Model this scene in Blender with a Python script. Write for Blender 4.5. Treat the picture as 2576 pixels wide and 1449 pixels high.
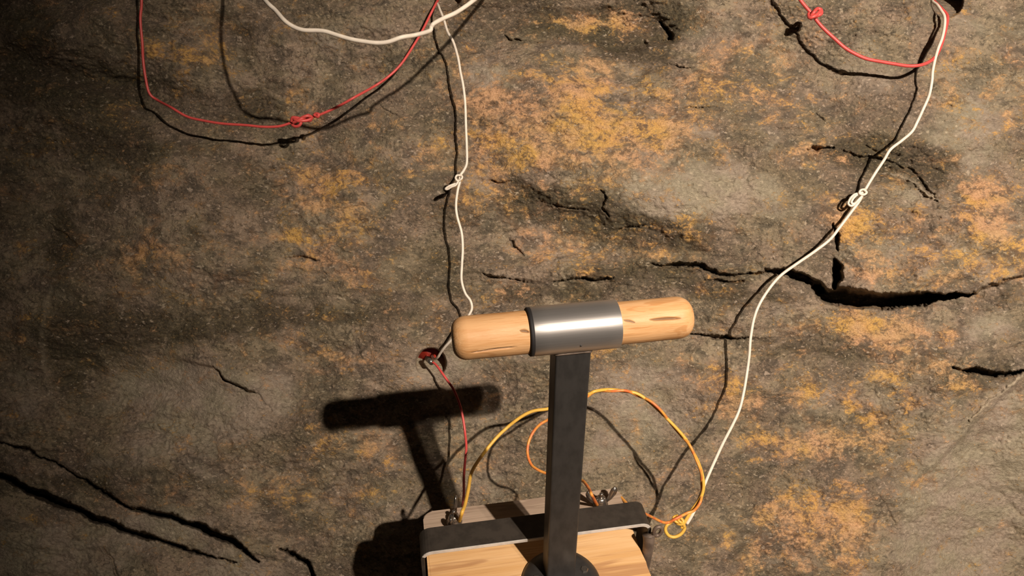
import bpy, bmesh, math, random
import numpy as np
from mathutils import Vector, Matrix

for o in list(bpy.data.objects):
    bpy.data.objects.remove(o, do_unlink=True)
SC = bpy.context.scene
COL = SC.collection

# ------------------------------------------------------------------ camera
TH = math.radians(33.4)          # camera looks down at the sloping rock face
FPX = 1900.0
CAMZ = 1.5
cam_d = bpy.data.cameras.new('camera')
cam = bpy.data.objects.new('camera', cam_d)
COL.objects.link(cam)
cam.location = (0, 0, CAMZ)
cam.rotation_euler = (math.pi / 2 - TH, 0, 0)
cam_d.sensor_fit = 'HORIZONTAL'
cam_d.sensor_width = 36.0
cam_d.lens = 36.0 * FPX / 2576.0
cam_d.clip_start = 0.02
SC.camera = cam

# ------------------------------------------------------------------ world + lamps + exposure
w = bpy.data.worlds.new('cave_dark')
SC.world = w
w.use_nodes = True
w.node_tree.nodes['Background'].inputs[0].default_value = (1.0, 0.86, 0.68, 1)
w.node_tree.nodes['Background'].inputs[1].default_value = 0.012

SC.view_settings.view_transform = 'Standard'
SC.view_settings.look = 'None'
SC.view_settings.exposure = 0.0
SC.view_settings.gamma = 1.0
SC.view_settings.use_curve_mapping = False

def spot(name, loc, target, energy, color, size, angle, blend):
    d = bpy.data.lights.new(name, 'SPOT')
    d.energy = energy
    d.color = color
    d.shadow_soft_size = size
    d.spot_size = math.radians(angle)
    d.spot_blend = blend
    o = bpy.data.objects.new(name, d)
    COL.objects.link(o)
    o.location = loc
    o.rotation_euler = (Vector(target) - Vector(loc)).to_track_quat('-Z', 'Y').to_euler()
    return o

LAMP_COL = (1.0, 0.865, 0.73)
spot('mine_lamp', (1.00, -0.88, 2.84), (0.76, 1.05, 0.94), 530, LAMP_COL, 0.022, 65, 1.0)
spot('mine_lamp_small', (1.125, -0.86, 2.81), (0.76, 1.05, 0.94), 80, LAMP_COL, 0.022, 65, 1.0)

# ------------------------------------------------------------------ pixel -> place helpers
R_ = np.array([1.0, 0, 0])
DN = np.array([0, -math.sin(TH), -math.cos(TH)])
FW = np.array([0, math.cos(TH), -math.sin(TH)])
CC = np.array([0, 0, CAMZ])
D0 = 1.40                         # distance of the rock face

def at(x, y, d):
    return CC + d * ((x - 1288.0) / FPX * R_ + (y - 724.5) / FPX * DN + FW)

# ------------------------------------------------------------------ noise
def _hash(ix, iy, seed):
    h = (ix.astype(np.int64) * 374761393 + iy.astype(np.int64) * 668265263 + seed * 974634777) & 0xFFFFFFFF
    h = ((h ^ (h >> 13)) * 1274126177) & 0xFFFFFFFF
    h = h ^ (h >> 16)
    return h

def pnoise(x, y, seed=0):
    ix = np.floor(x); iy = np.floor(y)
    fx = (x - ix).astype(np.float32); fy = (y - iy).astype(np.float32)
    ix = ix.astype(np.int64); iy = iy.astype(np.int64)
    u = fx * fx * fx * (fx * (fx * 6 - 15) + 10)
    v = fy * fy * fy * (fy * (fy * 6 - 15) + 10)
    def g(a, b, dx, dy):
        ang = (_hash(a, b, seed) & 1023).astype(np.float32) * (2 * math.pi / 1024)
        return np.cos(ang) * dx + np.sin(ang) * dy
    n00 = g(ix, iy, fx, fy); n10 = g(ix + 1, iy, fx - 1, fy)
    n01 = g(ix, iy + 1, fx, fy - 1); n11 = g(ix + 1, iy + 1, fx - 1, fy - 1)
    return 1.41 * ((n00 * (1 - u) + n10 * u) * (1 - v) + (n01 * (1 - u) + n11 * u) * v)

def fbm(x, y, oct, seed, gain=0.5):
    s = 0; a = 1.0
    for i in range(oct):
        s = s + a * pnoise(x, y, seed + i * 17)
        x = x * 2.03; y = y * 2.03; a *= gain
    return s

def sst(a, b, x):
    t = np.clip((x - a) / (b - a), 0, 1)
    return t * t * (3 - 2 * t)

# ------------------------------------------------------------------ rock face height field
def axis(lo, hi, step, mlo, mhi):
    c = list(np.arange(lo, hi + 0.1, step))
    a = []; s = step; p = lo
    while p > mlo:
        s *= 1.09; p -= min(s, 45); a.append(p)
    b = []; s = step; p = c[-1]
    while p < mhi:
        s *= 1.09; p += min(s, 45); b.append(p)
    return np.array(a[::-1] + c + b)

GX = axis(-8, 2584, 2.15, -2000, 4000)
GY = axis(-8, 1457, 2.15, -750, 2050)
PX, PY = np.meshgrid(GX, GY)
NX, NY = len(GX), len(GY)
# wobble the drawing plane so that hand-placed features get natural edges
WX = PX + 7 * pnoise(PX / 46, PY / 46, 5) + 3 * pnoise(PX / 15, PY / 15, 6) + 1.6 * pnoise(PX / 6, PY / 6, 61)
WY = PY + 7 * pnoise(PX / 52, PY / 40, 7) + 3.5 * pnoise(PX / 15, PY / 12, 8) + 1.8 * pnoise(PX / 6, PY / 5, 62)

H = np.zeros_like(PX)
H += 0.030 * fbm(PX / 620, PY / 420, 2, 11)
H += 0.0125 * fbm(PX / 230, PY / 130, 3, 21)
rid = 1 - np.abs(fbm(PX / 170 + 0.3 * PY / 170, PY / 75, 3, 31))
H += 0.0055 * rid
rough = sst(-0.35, 0.5, fbm(PX / 300, PY / 200, 2, 41))
H += (0.0012 + 0.0030 * rough) * fbm(PX / 34, PY / 20, 3, 51, 0.6)
H += (0.0006 + 0.0011 * rough) * fbm(PX / 9, PY / 7, 2, 71, 0.6)

def blob(x, y, rx, ry, amp, rot=0):
    global H
    c, s = math.cos(math.radians(rot)), math.sin(math.radians(rot))
    dx = (WX - x) * c + (WY - y) * s
    dy = -(WX - x) * s + (WY - y) * c
    H += amp * np.exp(-((dx / rx) ** 2 + (dy / ry) ** 2))

def seg_dist(pts, pad):
    """distance to a polyline with per-vertex width: returns d, width at the nearest point"""
    xs = [p[0] for p in pts]; ys = [p[1] for p in pts]
    i0 = max(np.searchsorted(GX, min(xs) - pad) - 1, 0); i1 = min(np.searchsorted(GX, max(xs) + pad) + 1, NX)
    j0 = max(np.searchsorted(GY, min(ys) - pad) - 1, 0); j1 = min(np.searchsorted(GY, max(ys) + pad) + 1, NY)
    X = WX[j0:j1, i0:i1]; Y = WY[j0:j1, i0:i1]
    best = np.full(X.shape, 1e9); wid = np.ones(X.shape)
    for (a, b) in zip(pts[:-1], pts[1:]):
        vx, vy = b[0] - a[0], b[1] - a[1]
        t = np.clip(((X - a[0]) * vx + (Y - a[1]) * vy) / (vx * vx + vy * vy), 0, 1)
        d = np.hypot(X - a[0] - t * vx, Y - a[1] - t * vy)
        wv = a[2] + t * (b[2] - a[2])
        m = d < best
        best[m] = d[m]; wid[m] = wv[m]
    return (slice(j0, j1), slice(i0, i1)), best, wid

def crack(pts, depth, power=2.0):
    """pts = (x, y, half width in px)"""
    sl, d, wd = seg_dist(pts, 60)
    k = np.clip(wd / 4.0, 0.15, 1.6)
    H[sl] -= depth * np.minimum(k, 1.6) * np.exp(-(d / np.maximum(wd, 0.6)) ** (2 * power) * 0.7)

def cleft(pts, depth):
    """deep knife-shaped cleft: walls run steeply together far inside the rock"""
    sl, d, wd = seg_dist(pts, 60)
    wj = np.maximum(wd, 0.8)
    H[sl] -= depth * np.clip(wj / 8.0, 0.2, 1.3) * np.clip(1 - d / (wj * 1.25), 0, 1) ** 0.8

def ledge(pts, amp, up, soft=5):
    """rock above the line stands proud of the rock below it; fades over `up` px upwards"""
    xs = np.array([p[0] for p in pts]); ys = np.array([p[1] for p in pts])
    yl = np.interp(WX, xs, ys)
    s = yl - WY
    span = min(150, (xs[-1] - xs[0]) * 0.3)
    tap = sst(xs[0] - 5, xs[0] + span, WX) * (1 - sst(xs[-1] - span, xs[-1] + 5, WX))
    global H
    H += amp * tap * sst(-soft, soft, s) * np.exp(-(np.maximum(s, 0) / up) ** 2)

# --- large forms
blob(2330, 600, 260, 150, 0.045)              # boulder on the right
blob(1750, 420, 420, 150, 0.026)              # bright slab
blob(1350, 300, 260, 160, 0.012)
blob(1480, 600, 330, 70, -0.020)              # set-back band under the slab
blob(1600, 70, 130, 50, -0.024, 20)           # dark hollow at the top
blob(1400, 30, 180, 50, -0.014)
blob(290, 960, 200, 140, -0.055)              # hollow on the left
blob(560, 1030, 150, 110, 0.012)
blob(270, 205, 210, 40, -0.038, 14)           # dark diagonal hollow
blob(100, 180, 170, 60, -0.016)
blob(600, 140, 46, 130, -0.016, -25)
blob(650, 250, 120, 60, -0.014)
blob(150, 430, 150, 90, -0.012)
blob(900, 780, 250, 60, -0.014)
blob(1300, 740, 220, 40, -0.014)
blob(830, 500, 200, 110, 0.016)
blob(1270, 70, 160, 90, -0.010)
blob(2500, 1250, 170, 230, -0.028)            # grey slab lower right, set back
blob(2030, 1000, 320, 170, 0.016)
blob(1900, 860, 200, 50, -0.012)
blob(2260, 410, 150, 40, -0.018, 20)
blob(1200, 110, 110, 110, -0.012)
blob(200, 1400, 330, 90, 0.006, 18)
blob(90, 1430, 26, 110, 0.010, 25)
blob(1235, 1010, 110, 80, -0.022)
blob(830, 1060, 120, 90, 0.022)
blob(1850, 500, 150, 70, 0.012)
blob(1640, 640, 230, 40, -0.012, 8)

# --- ledges
ledge([(1190, 432), (1290, 458), (1420, 522), (1530, 548), (1640, 566), (1790, 626), (1900, 640)], 0.024, 150, 26)
ledge([(1180, 700), (1300, 706), (1420, 706), (1530, 700), (1640, 670), (1800, 684), (1960, 690), (2060, 722)], 0.012, 70, 9)
ledge([(2040, 722), (2130, 738), (2230, 752), (2330, 750), (2440, 738), (2520, 708), (2600, 686), (2750, 640)], 0.045, 150, 5)
ledge([(1980, 376), (2050, 380), (2200, 398), (2280, 440), (2360, 496)], 0.014, 70, 14)
ledge([(1265, 96), (1320, 106), (1400, 108), (1520, 110), (1690, 104)], -0.010, 70, 8)
ledge([(-60, 1086), (60, 1124), (160, 1168), (240, 1217), (320, 1266), (400, 1280), (500, 1314), (570, 1348), (690, 1430)], 0.004, 150, 5)
ledge([(-60, 1156), (0, 1185), (100, 1232), (200, 1276), (300, 1319), (440, 1365), (600, 1412)], 0.004, 60, 5)
ledge([(420, 890), (540, 925), (575, 960), (640, 985), (680, 1020), (700, 1060)], 0.013, 60, 6)
ledge([(1900, 330), (1960, 322), (2060, 320)], 0.006, 50, 6)
ledge([(1660, 160), (1700, 172), (1760, 168)], 0.006, 40, 4)
ledge([(690, 655), (730, 650), (770, 645), (800, 655)], 0.006, 40, 4)
ledge([(2380, 918), (2420, 930), (2500, 938), (2576, 936), (2700, 930)], 0.014, 60, 4)
ledge([(1730, 842), (1800, 848), (1870, 850), (1960, 852)], 0.010, 50, 4)

# --- cracks and crevices (x, y, half width)
crack([(2046, 726, 6), (2080, 745, 14), (2120, 748, 20), (2200, 756, 17), (2300, 754, 12), (2400, 744, 5), (2450, 736, 2)], 0.085, 2.5)
crack([(1930, 680, 3), (1980, 684, 7), (2030, 704, 8), (2060, 728, 9)], 0.05)
crack([(1640, 667, 1.5), (1690, 668, 5), (1760, 670, 4), (1810, 690, 2.5), (1880, 690, 2), (1940, 682, 3)], 0.035)
crack([(1770, 700, 1.5), (1820, 708, 4), (1870, 705, 2)], 0.025)
crack([(1215, 686, 1.5), (1245, 697, 4), (1275, 702, 2), (1330, 712, 1.2)], 0.03)
crack([(1390, 712, 1.2), (1440, 704, 3), (1490, 703, 4), (1540, 694, 1.5)], 0.03)
crack([(2098, 655, 4), (2105, 680, 9), (2108, 700, 9), (2100, 720, 6)], 0.05)
crack([(2098, 565, 2), (2104, 590, 5), (2112, 625, 3)], 0.03)
crack([(1220, 452, 1), (1245, 457, 2.6), (1285, 455, 1.5)], 0.02)
crack([(1360, 508, 1), (1400, 518, 2.4), (1440, 526, 2.4), (1480, 531, 1.2)], 0.012)
crack([(1512, 478, 1.5), (1522, 500, 3), (1515, 520, 2.5), (1530, 540, 2)], 0.02)
crack([(1548, 580, 1.5), (1575, 572, 2.2), (1620, 566, 1.2)], 0.02)
crack([(1283, 597, 1.2), (1290, 608, 2.2), (1295, 622, 3), (1320, 640, 1.2)], 0.022)
crack([(1268, 90, 1.5), (1280, 100, 3), (1320, 106, 2), (1350, 106, 1.5)], 0.02)
crack([(1740, 840, 2), (1790, 846, 3.6), (1840, 847, 3.2), (1880, 852, 1.2)], 0.035)
crack([(2398, 924, 2), (2430, 930, 5), (2500, 937, 6), (2560, 940, 4), (2640, 930, 3)], 0.05)
crack([(2030, 376, 3), (2060, 378, 6), (2100, 372, 3)], 0.02)
crack([(2110, 376, 2), (2150, 390, 4), (2210, 402, 5), (2250, 410, 2), (2300, 440, 4), (2350, 490, 3)], 0.011)
crack([(540, 922, 1.5), (572, 958, 4), (580, 962, 2.5), (620, 980, 2.5), (650, 992, 1)], 0.03)
cleft([(-60, 1095, 2), (0, 1113, 2), (60, 1128, 2.4), (160, 1175, 2), (240, 1225, 3), (310, 1270, 4), (340, 1280, 4), (400, 1291, 7), (480, 1318, 9), (540, 1340, 10), (575, 1358, 9), (620, 1385, 5), (650, 1412, 3)], 0.24)
crack([(620, 1385, 2), (660, 1402, 2.5), (720, 1410, 1.5)], 0.025)
cleft([(700, 1378, 2), (745, 1398, 4), (775, 1420, 6), (790, 1449, 5), (810, 1490, 4)], 0.20)
cleft([(-60, 1165, 7), (0, 1196, 8), (100, 1243, 9), (160, 1270, 9), (240, 1302, 9), (300, 1328, 8), (370, 1352, 8), (410, 1362, 4), (440, 1370, 6), (480, 1386, 4), (540, 1402, 3), (595, 1416, 1.5)], 0.24)
crack([(260, 1380, 1.2), (285, 1410, 3), (296, 1450, 3), (300, 1500, 3)], 0.02)
crack([(1680, 160, 1.2), (1710, 170, 3), (1750, 170, 1.2)], 0.015)
crack([(1720, 272, 1.2), (1760, 268, 2.6), (1800, 270, 1.2)], 0.015)
crack([(2050, 280, 1.2), (2066, 300, 3), (2075, 308, 1.2)], 0.012)
crack([(720, 650, 1.2), (760, 645, 3), (800, 658, 1.5)], 0.02)
crack([(735, 675, 1.2), (760, 680, 2)], 0.012)
crack([(830, 735, 1.2), (855, 748, 2)], 0.012)
crack([(925, 255, 1), (975, 280, 2), (1015, 300, 1.4)], 0.012)
crack([(965, 335, 1), (1010, 350, 1.8)], 0.008)
crack([(1660, 105, 2), (1690, 90, 5), (1660, 60, 4)], 0.018)
crack([(120, 560, 2), (160, 590, 5), (190, 620, 5)], 0.008)
crack([(2210, 1250, 1.5), (2240, 1300, 4), (2260, 1340, 2)], 0.004)
crack([(2320, 1260, 2), (2360, 1330, 8), (2420, 1400, 8), (2460, 1460, 6)], 0.003, 1.0)
crack([(2490, 1210, 2), (2560, 1290, 8), (2620, 1350, 8)], 0.003, 1.0)
# raised light veins
def vein(pts, amp):
    sl, d, wd = seg_dist(pts, 40)
    H[sl] += amp * np.exp(-(d / wd) ** 2)
VEINS = [[(2580, 945, 3), (2540, 968, 4), (2500, 1000, 4), (2470, 1030, 4), (2440, 1060, 3)],
         [(2240, 436, 3), (2262, 440, 5), (2300, 458, 5), (2330, 482, 3), (2360, 500, 2)],
         [(125, 720, 5), (113, 780, 8), (108, 850, 11), (112, 920, 8), (125, 990, 6), (160, 1060, 7), (215, 1085, 4)]]
vein(VEINS[0], 0.006); vein(VEINS[1], 0.008); vein(VEINS[2], 0.0015)
crack([(1590, 5, 20), (1640, 40, 30), (1668, 75, 24), (1690, 98, 10)], 0.011, 0.8)
crack([(1500, 112, 4), (1560, 118, 9), (1620, 112, 6)], 0.012, 1.2)
# lip of the slab along the lower right vein
edge = sst(-7, 7, (WX - 2330) * 0.707 + (WY - 1190) * 0.707) * sst(900, 1000, WY)
H -= 0.014 * edge * sst(2250, 2330, WX)
H -= 0.060 * sst(1000, 1520, WY + 0.35 * (WX - 2450)) * sst(2180, 2480, WX)

# --- drilled boreholes
def borehole(x, y, r, depth, ux, uy, flat=0.12):
    dx, dy = PX - x, PY - y
    rr = np.hypot(dx, dy)
    m = 1 - sst(r - 2.5, r + 2.5, rr)
    along = np.clip((dx * ux + dy * uy) / r * 0.5 + 0.5, 0, 1)
    bed = H[np.unravel_index(np.argmin(rr), rr.shape)]
    global_h = bed - depth * (flat + (1 - flat) * along ** 1.1)
    H[:] = H * (1 - m) + m * global_h
    ring = np.exp(-((rr - r - 6) / 8) ** 2)
    H[:] = H - 0.0012 * ring
HOLES = [(1084, 914, 38, 0.075, 0.25, -0.95), (2382, 4, 40, 0.10, 0.10, -0.99), (1122, -14, 40, 0.09, 0.2, -0.98)]
for hx, hy, hr, hd, ux, uy in HOLES:
    borehole(hx, hy, hr, hd, ux, uy)

# fade detail far outside the view, and let the face stay behind the plunger box
def hsample(x, y):
    i = int(np.clip(np.searchsorted(GX, x), 4, NX - 5)); j = int(np.clip(np.searchsorted(GY, y), 4, NY - 5))
    return float(H[j - 3:j + 4, i - 3:i + 4].max())

# ------------------------------------------------------------------ colour masks of the rock (lichen, bare slate, damp moss plus painted shade)
def field(lst):
    f = np.zeros_like(PX)
    for x, y, rx, ry, a in lst:
        f += a * np.exp(-(((PX - x) / rx) ** 2 + ((PY - y) / ry) ** 2))
    return f
OCHRE = field([
    (1350, 300, 190, 130, .55), (1470, 200, 90, 60, .6), (1480, 310, 80, 60, .6), (1200, 270, 100, 90, .35), (1600, 390, 130, 70, .55),
    (1300, 400, 120, 50, .4), (1700, 220, 120, 60, .45), (1880, 130, 130, 60, .35), (1950, 250, 150, 60, .4), (1690, 330, 100, 50, .5),
    (2050, 390, 80, 40, .5), (2130, 560, 60, 60, .6), (2260, 460, 60, 30, .3), (2460, 500, 60, 70, .8), (2480, 590, 70, 50, .7),
    (2540, 250, 60, 120, .25), (2420, 200, 80, 160, .25), (2530, 480, 60, 30, .5), (2400, 690, 150, 40, .55), (2200, 690, 60, 40, .45),
    (2550, 640, 50, 60, .5), (2150, 640, 40, 80, .3), (2230, 560, 80, 40, .4), (2300, 620, 90, 50, .25), (2170, 830, 110, 40, .6), (2300, 840, 120, 50, .55),
    (2150, 800, 40, 40, .5), (2240, 950, 60, 40, .7), (2140, 1010, 25, 40, .6), (2180, 1060, 60, 25, .6), (2270, 1030, 50, 25, .5),
    (2030, 970, 70, 50, .5), (2400, 1000, 60, 60, .3), (2360, 920, 80, 40, .5), (1960, 1120, 110, 50, .5), (2080, 1120, 80, 40, .5),
    (2180, 1120, 80, 30, .4), (2280, 1200, 70, 60, .4), (1970, 1290, 80, 60, .65), (2100, 1280, 90, 70, .55), (2170, 1330, 60, 60, .5),
    (2030, 1380, 110, 60, .4), (1900, 1400, 90, 50, .35), (1870, 1010, 60, 60, .35), (2120, 1430, 60, 40, .4), (1800, 960, 60, 60, .3),
    (1560, 860, 60, 40, .25), (1500, 910, 60, 40, .4), (1700, 900, 80, 40, .25), (1980, 830, 50, 30, .35),
    (1440, 620, 110, 60, .45), (1350, 610, 80, 50, .3), (1680, 620, 90, 50, .3), (1760, 560, 100, 40, .2), (1230, 740, 60, 40, .45), (1420, 790, 60, 30, .3),
    (1250, 500, 90, 50, .35), (1060, 400, 60, 60, .35), (960, 380, 90, 70, .3), (820, 480, 100, 70, .5), (890, 560, 90, 60, .45), (740, 600, 80, 70, .3),
    (790, 420, 60, 50, .3), (440, 440, 90, 50, .3), (420, 140, 70, 40, .45), (530, 140, 60, 50, .5), (470, 50, 70, 40, .3), (740, 250, 50, 40, .35),
    (680, 60, 90, 50, .25), (370, 590, 60, 50, .3), (430, 650, 80, 40, .3), (560, 630, 70, 40, .3), (330, 640, 60, 40, .25), (70, 620, 40, 30, .35), (80, 430, 70, 40, .2),
    (800, 660, 90, 50, .25), (920, 700, 70, 60, .25), (430, 720, 120, 50, .25), (780, 850, 80, 50, .3), (860, 900, 80, 40, .3),
    (760, 1220, 80, 50, .4), (840, 1120, 70, 40, .45), (650, 1240, 90, 50, .35), (430, 1220, 70, 40, .2), (580, 1090, 40, 40, .3), (900, 1240, 60, 60, .3),
    (960, 1130, 60, 40, .35), (1240, 980, 60, 40, .3), (1280, 920, 50, 30, .25), (1170, 1140, 40, 60, .2), (1620, 1100, 90, 60, .2), (1690, 1200, 60, 40, .25),
    (1560, 55, 40, 40, .7), (1490, 60, 40, 30, .55), (1420, 45, 40, 30, .35)])
SLATE = field([
    (1700, 500, 150, 60, .7), (1850, 480, 170, 80, .5), (1640, 490, 60, 60, .4), (1230, 190, 60, 50, .7), (2450, 330, 120, 110, .5), (2160, 200, 130, 70, .4), (2420, 70, 160, 60, .3),
    (1800, 80, 150, 50, .25), (1900, 330, 130, 40, .3), (1750, 330, 60, 30, .4), (1600, 960, 120, 70, .5), (1560, 1080, 90, 90, .45), (1720, 1050, 90, 80, .3),
    (2060, 1010, 50, 40, .5), (2200, 1010, 40, 25, .4), (2450, 1250, 190, 190, .9), (2550, 1040, 70, 120, .5), (2350, 1420, 120, 60, .6), (2300, 500, 80, 40, .5),
    (2230, 640, 80, 50, .4), (2500, 820, 60, 40, .5), (1950, 780, 90, 40, .3), (450, 990, 180, 80, .8), (400, 1120, 130, 50, .5), (600, 1060, 90, 60, .5),
    (700, 1010, 80, 50, .35), (100, 1400, 180, 90, .8), (420, 1330, 160, 50, .7), (600, 1440, 140, 50, .5), (60, 1000, 60, 80, .4), (1000, 1300, 100, 60, .4),
    (1200, 1220, 90, 70, .4), (1130, 900, 120, 60, .35), (1280, 870, 80, 50, .3), (1200, 1050, 60, 60, .3), (800, 100, 90, 60, .3), (960, 60, 100, 40, .3),
    (650, 960, 60, 40, .3), (1060, 940, 70, 40, .5), (1480, 1180, 80, 60, .3)])
MOSS_SHADE = field([  # dark moss patches, plus shade painted on the down-facing rock below the slab
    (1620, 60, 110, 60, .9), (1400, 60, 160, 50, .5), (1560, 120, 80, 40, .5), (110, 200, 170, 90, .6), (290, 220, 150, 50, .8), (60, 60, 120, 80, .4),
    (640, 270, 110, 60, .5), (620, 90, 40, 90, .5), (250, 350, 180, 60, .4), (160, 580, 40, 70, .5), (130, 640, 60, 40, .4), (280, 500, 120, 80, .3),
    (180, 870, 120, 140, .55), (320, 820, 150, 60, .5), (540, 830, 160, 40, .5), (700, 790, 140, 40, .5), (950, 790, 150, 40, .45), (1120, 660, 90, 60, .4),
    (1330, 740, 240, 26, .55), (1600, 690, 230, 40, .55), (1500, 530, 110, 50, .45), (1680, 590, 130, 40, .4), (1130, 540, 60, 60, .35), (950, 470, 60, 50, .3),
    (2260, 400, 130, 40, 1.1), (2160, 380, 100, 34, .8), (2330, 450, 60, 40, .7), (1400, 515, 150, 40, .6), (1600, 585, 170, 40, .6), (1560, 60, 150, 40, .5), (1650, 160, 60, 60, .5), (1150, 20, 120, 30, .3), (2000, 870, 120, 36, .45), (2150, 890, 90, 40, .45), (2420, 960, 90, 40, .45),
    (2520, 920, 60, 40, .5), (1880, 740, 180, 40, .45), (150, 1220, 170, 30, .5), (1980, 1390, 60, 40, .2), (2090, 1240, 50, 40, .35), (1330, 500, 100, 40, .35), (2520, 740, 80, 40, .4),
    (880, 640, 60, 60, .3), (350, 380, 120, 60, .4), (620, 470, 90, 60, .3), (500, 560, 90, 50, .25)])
PALE = np.zeros_like(PX)
for v in VEINS:
    sl, d, wd = seg_dist(v, 40)
    PALE[sl] = np.maximum(PALE[sl], np.exp(-(d / (wd * 1.0)) ** 2) * (0.35 if v is VEINS[2] else 1))
for x, y, rx, ry in [(334, 1285, 5, 22), (370, 1345, 30, 8), (570, 1385, 22, 10), (1070, 935, 26, 18)]:
    PALE += 0.5 * np.exp(-(((WX - x) / rx) ** 2 + ((WY - y) / ry) ** 2))
# mossy and shade-painted zones are also the crumbly, flaky ones
H += 0.0042 * np.clip(MOSS_SHADE, 0, 1) * fbm(PX / 26, PY / 13, 3, 301, 0.62)
band = np.exp(-((PY - (690 - 0.02 * (PX - 1600))) / 55) ** 2) * sst(1150, 1260, PX) * (1 - sst(1980, 2080, PX))
band += 0.7 * np.exp(-((PY - 1320) / 70) ** 2) * sst(1080, 1200, PX) * (1 - sst(1500, 1600, PX))
strata = 1 - np.abs(pnoise(PX / 110, PY / 13 + PX / 300, 321)) * 2
H += 0.0038 * band * strata * (0.5 + pnoise(PX / 60, PY / 30, 331))
hr = np.hypot(PX - 1084, PY - 914)
SLATE += 1.0 * (1 - sst(34, 40, hr))
OCHRE *= sst(34, 40, hr)

# ------------------------------------------------------------------ material helpers
def mat(name, rough=0.6, metal=0.0, spec=0.5):
    m = bpy.data.materials.new(name)
    m.use_nodes = True
    nt = m.node_tree
    b = nt.nodes['Principled BSDF']
    b.inputs['Roughness'].default_value = rough
    b.inputs['Metallic'].default_value = metal
    b.inputs['Specular IOR Level'].default_value = spec
    return m, nt, b

def nd(nt, typ, **kw):
    n = nt.nodes.new(typ)
    for k, v in kw.items():
        setattr(n, k, v)
    return n

def noise(nt, vec, scale, detail=4, rough=0.6, dist=0.0):
    n = nd(nt, 'ShaderNodeTexNoise')
    n.inputs['Scale'].default_value = scale
    n.inputs['Detail'].default_value = detail
    n.inputs['Roughness'].default_value = rough
    n.inputs['Distortion'].default_value = dist
    nt.links.new(vec, n.inputs['Vector'])
    return n.outputs['Fac']

def mth(nt, op, a, b=None, clamp=False):
    n = nd(nt, 'ShaderNodeMath', operation=op, use_clamp=clamp)
    for i, v in enumerate((a, b)):
        if v is None:
            continue
        if isinstance(v, (int, float)):
            n.inputs[i].default_value = v
        else:
            nt.links.new(v, n.inputs[i])
    return n.outputs[0]

def step(nt, x, lo, hi):
    n = nd(nt, 'ShaderNodeMapRange', interpolation_type='SMOOTHSTEP')
    nt.links.new(x, n.inputs['Value'])
    n.inputs['From Min'].default_value = lo
    n.inputs['From Max'].default_value = hi
    return n.outputs['Result']

def mix(nt, fac, a, b, blend='MIX'):
    n = nd(nt, 'ShaderNodeMix', data_type='RGBA', blend_type=blend)
    for sock, v in ((n.inputs[0], fac), (n.inputs[6], a), (n.inputs[7], b)):
        if isinstance(v, (int, float)):
            sock.default_value = v
        elif isinstance(v, tuple):
            sock.default_value = (*v, 1.0)
        else:
            nt.links.new(v, sock)
    return n.outputs[2]

def mapping(nt, vec, scale=(1, 1, 1), rot=(0, 0, 0), loc=(0, 0, 0)):
    n = nd(nt, 'ShaderNodeMapping')
    n.inputs['Scale'].default_value = scale
    n.inputs['Rotation'].default_value = rot
    n.inputs['Location'].default_value = loc
    nt.links.new(vec, n.inputs['Vector'])
    return n.outputs[0]

def objco(nt):
    return nd(nt, 'ShaderNodeTexCoord').outputs['Object']

def bump(nt, b, height, strength, dist):
    n = nd(nt, 'ShaderNodeBump')
    n.inputs['Strength'].default_value = strength
    n.inputs['Distance'].default_value = dist
    nt.links.new(height, n.inputs['Height'])
    nt.links.new(n.outputs['Normal'], b.inputs['Normal'])

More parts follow.
